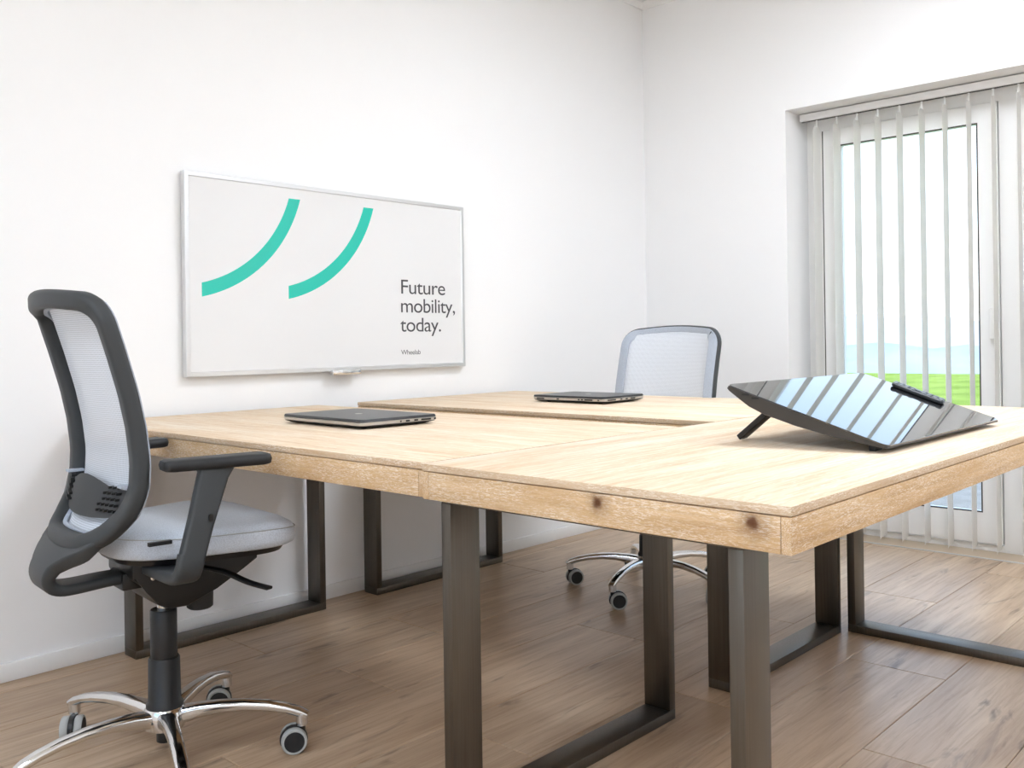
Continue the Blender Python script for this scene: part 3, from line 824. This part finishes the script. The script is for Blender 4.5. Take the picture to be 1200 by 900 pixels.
    for (y_, z_), nxt, prv in zip(loop, loop[1:] + loop[:1], loop[-1:] + loop[:-1]):
        ty, tz = nxt[0] - prv[0], nxt[1] - prv[1]; l_ = math.hypot(ty, tz); ny_, nz_ = tz / l_, -ty / l_
        outer.append((y_ + ny_ * 0.0155, z_ + nz_ * 0.0155, fx(y_, z_))); inner_.append((y_ - ny_ * 0.017, z_ - nz_ * 0.017, y_ - ny_ * 0.0215, z_ - nz_ * 0.0215))
    rings = []
    for (yo, zo, xc), (ym, zm, yi, zi) in zip(outer, inner_):
        rings.append([V(xc - 0.001, yo, zo), V(xc + 0.0016, yo, zo), V(xc + 0.0065, ym, zm), V(xc + 0.005, yi, zi), V(xc - 0.004, yi, zi), V(xc - 0.004, ym, zm)])
    loft('mesh_border', rings, M_BORDER, root, closed=True, angle=50)
    # lumbar pad behind the net
    bm = bmesh.new(); g = []
    NY = 20
    for j in range(NY + 1):
        t_ = -1 + 2 * j / NY; y_ = 0.188 * t_
        ztop = 0.690 + 0.022 * max(0.0, math.cos(t_ * PI / 2 * 1.35)) ** 1.2
        zbot = 0.634 - 0.012 * (1 - t_ * t_)
        g.append([bm.verts.new(V(fx(y_, z) - 0.018 - 0.004 * math.sin(PI * k / 4), y_, z)) for k, z in enumerate([zbot + (ztop - zbot) * k / 4 for k in range(5)])])
    for j in range(NY):
        for k in range(4): bm.faces.new((g[j][k], g[j + 1][k], g[j + 1][k + 1], g[j][k + 1]))
    bmesh.ops.solidify(bm, geom=bm.faces[:], thickness=0.005)
    pad = finish(bm, 'lumbar_pad', mat('lumbar_grey', (88, 90, 92), 0.5) if 'lumbar_grey' not in bpy.data.materials else bpy.data.materials['lumbar_grey'], root, angle=40)
    for sgn in (-1, 1):
        for rr_ in range(5):
            for cc_ in range(5 - (4 - rr_) // 2):
                y_ = sgn * (0.165 - 0.0155 * cc_); z = 0.694 - 0.0125 * rr_
                xx = fx(y_, z) - 0.030
                box('vent_slot', xx, xx + 0.012, y_ - 0.003, y_ + 0.003, z - 0.0025 + dz, z + 0.0025 + dz, M_PORT, pad)
        box('pad_clip', fx(0.20 * sgn, 0.70) - 0.046, fx(0.20 * sgn, 0.70) - 0.010, 0.186 * sgn - 0.012, 0.186 * sgn + 0.012, 0.697 + dz, 0.703 + dz, M_BORDER, pad)
    # spine: saddle under the ring that curls forward to the mechanism
    sp = [(-0.220, 0.568), (-0.222, 0.559), (-0.228, 0.548), (-0.243, 0.535), (-0.260, 0.516), (-0.268, 0.496), (-0.261, 0.476), (-0.238, 0.463), (-0.20, 0.461), (-0.14, 0.464), (-0.08, 0.464), (-0.03, 0.46)]
    hw = [0.165, 0.160, 0.140, 0.105, 0.070, 0.060, 0.055, 0.046, 0.043, 0.040, 0.036, 0.034]
    th_ = [0.022, 0.030, 0.034, 0.034, 0.032, 0.030, 0.028, 0.026, 0.025, 0.025, 0.026, 0.026]
    P3 = smoothline([V(x, 0, z) for x, z in sp], 4)
    secs = []
    for i in range(len(P3)):
        q = min(i / 4, len(sp) - 1.0001); a = int(q); f = q - a
        secs.append((2 * (hw[a] + (hw[a + 1] - hw[a]) * f), th_[a] + (th_[a + 1] - th_[a]) * f, 0.011))
    rings = []
    for i, p in enumerate(P3):
        tt = (P3[min(i + 1, len(P3) - 1)] - P3[max(i - 1, 0)]).normalized(); sd = Vector((0, 1, 0)); nn = tt.cross(sd)
        wgt = max(0.0, 1 - i / 15.0) ** 1.3; ring = []
        for a, b in rrect(*secs[i], 5):
            q = p + sd * a + nn * b
            e2 = max(0.0, abs(a) - (HW - R2)); rz = R2 - math.sqrt(max(0.0, R2 * R2 - e2 * e2))
            q.z += wgt * rz; q.x += wgt * (curve_x(a) - curve_x(0) + 0.5 * rz); ring.append(q)
        rings.append(ring)
    loft('back_spine', rings, M_PLASTIC, root, cap=False, angle=60)
    box('spine_clamp', -0.11, -0.045, -0.046, 0.046, 0.438 + dz, 0.478 + dz, M_BLACK, root, bev=0.005)
    # ---- arms
    for s in (-1, 1):
        flare = math.radians(6) * s
        pts = rrect(0.238, 0.080, 0.018, 5)
        cp = V(0.026 - (0.035 if s > 0 else 0), s * 0.258, 0.743)
        rings = []
        for h, ins in ((-0.012, 0.006), (-0.010, 0.002), (0.0, 0.0), (0.009, 0.003), (0.012, 0.010)):
            ring = []
            for a, b in pts:
                a2 = a * (1 - 2 * ins / 0.262); b2 = b * (1 - 2 * ins / 0.086)
                taper = 1 - 0.22 * max(0, -a2 / 0.131)
                b2 *= taper
                lift = 0.004 * (a2 / 0.131) ** 2 - 0.002
                ring.append(cp + Vector((a2 * math.cos(flare) - b2 * math.sin(flare), a2 * math.sin(flare) + b2 * math.cos(flare), h + lift)))
            rings.append(ring)
        loft('arm_pad', rings, M_BLACK_SOFT, root, angle=50)
        post = sweep('arm_post', [V(0.016, s * 0.268, 0.735), V(0.012, s * 0.272, 0.717), V(-0.022, s * 0.284, 0.62), V(-0.046, s * 0.290, 0.545)], [(0.085, 0.030, 0.006), (0.066, 0.028, 0.007), (0.056, 0.028, 0.008), (0.054, 0.028, 0.008)], (1, 0, 0.3), M_PLASTIC, root, angle=40)
        prism('arm_button', rrect(0.009, 0.016, 0.003, 2), M_BLACK, post, frame=(V(-0.006, s * 0.292 + (0.010 if s > 0 else -0.006), 0.628), (1, 0, 0), (0, 0, 1)), depth=0.004)
        sweep('arm_bracket', smoothline([V(-0.046, s * 0.290, 0.552), V(-0.052, s * 0.290, 0.524), V(-0.054, s * 0.272, 0.503), V(-0.054, s * 0.22, 0.496), V(-0.05, s * 0.06, 0.490)], 4), (0.058, 0.026, 0.009), (1, 0, 0), M_PLASTIC, root, angle=50)
    return root
chair('grey mesh office chair with armrests drawn up beside the baseboard, facing the whiteboard table', 'mesh office chairs', 1.065, 2.148, math.radians(-6), 0.0, -38, [150, 150, 235, 190, 250])
chair('grey mesh office chair behind the tables, tucked in by the corner of the room', 'mesh office chairs', 3.10, 2.145, math.radians(180 + 3), -0.072, 46, [60, 330, 318, 20, 100])
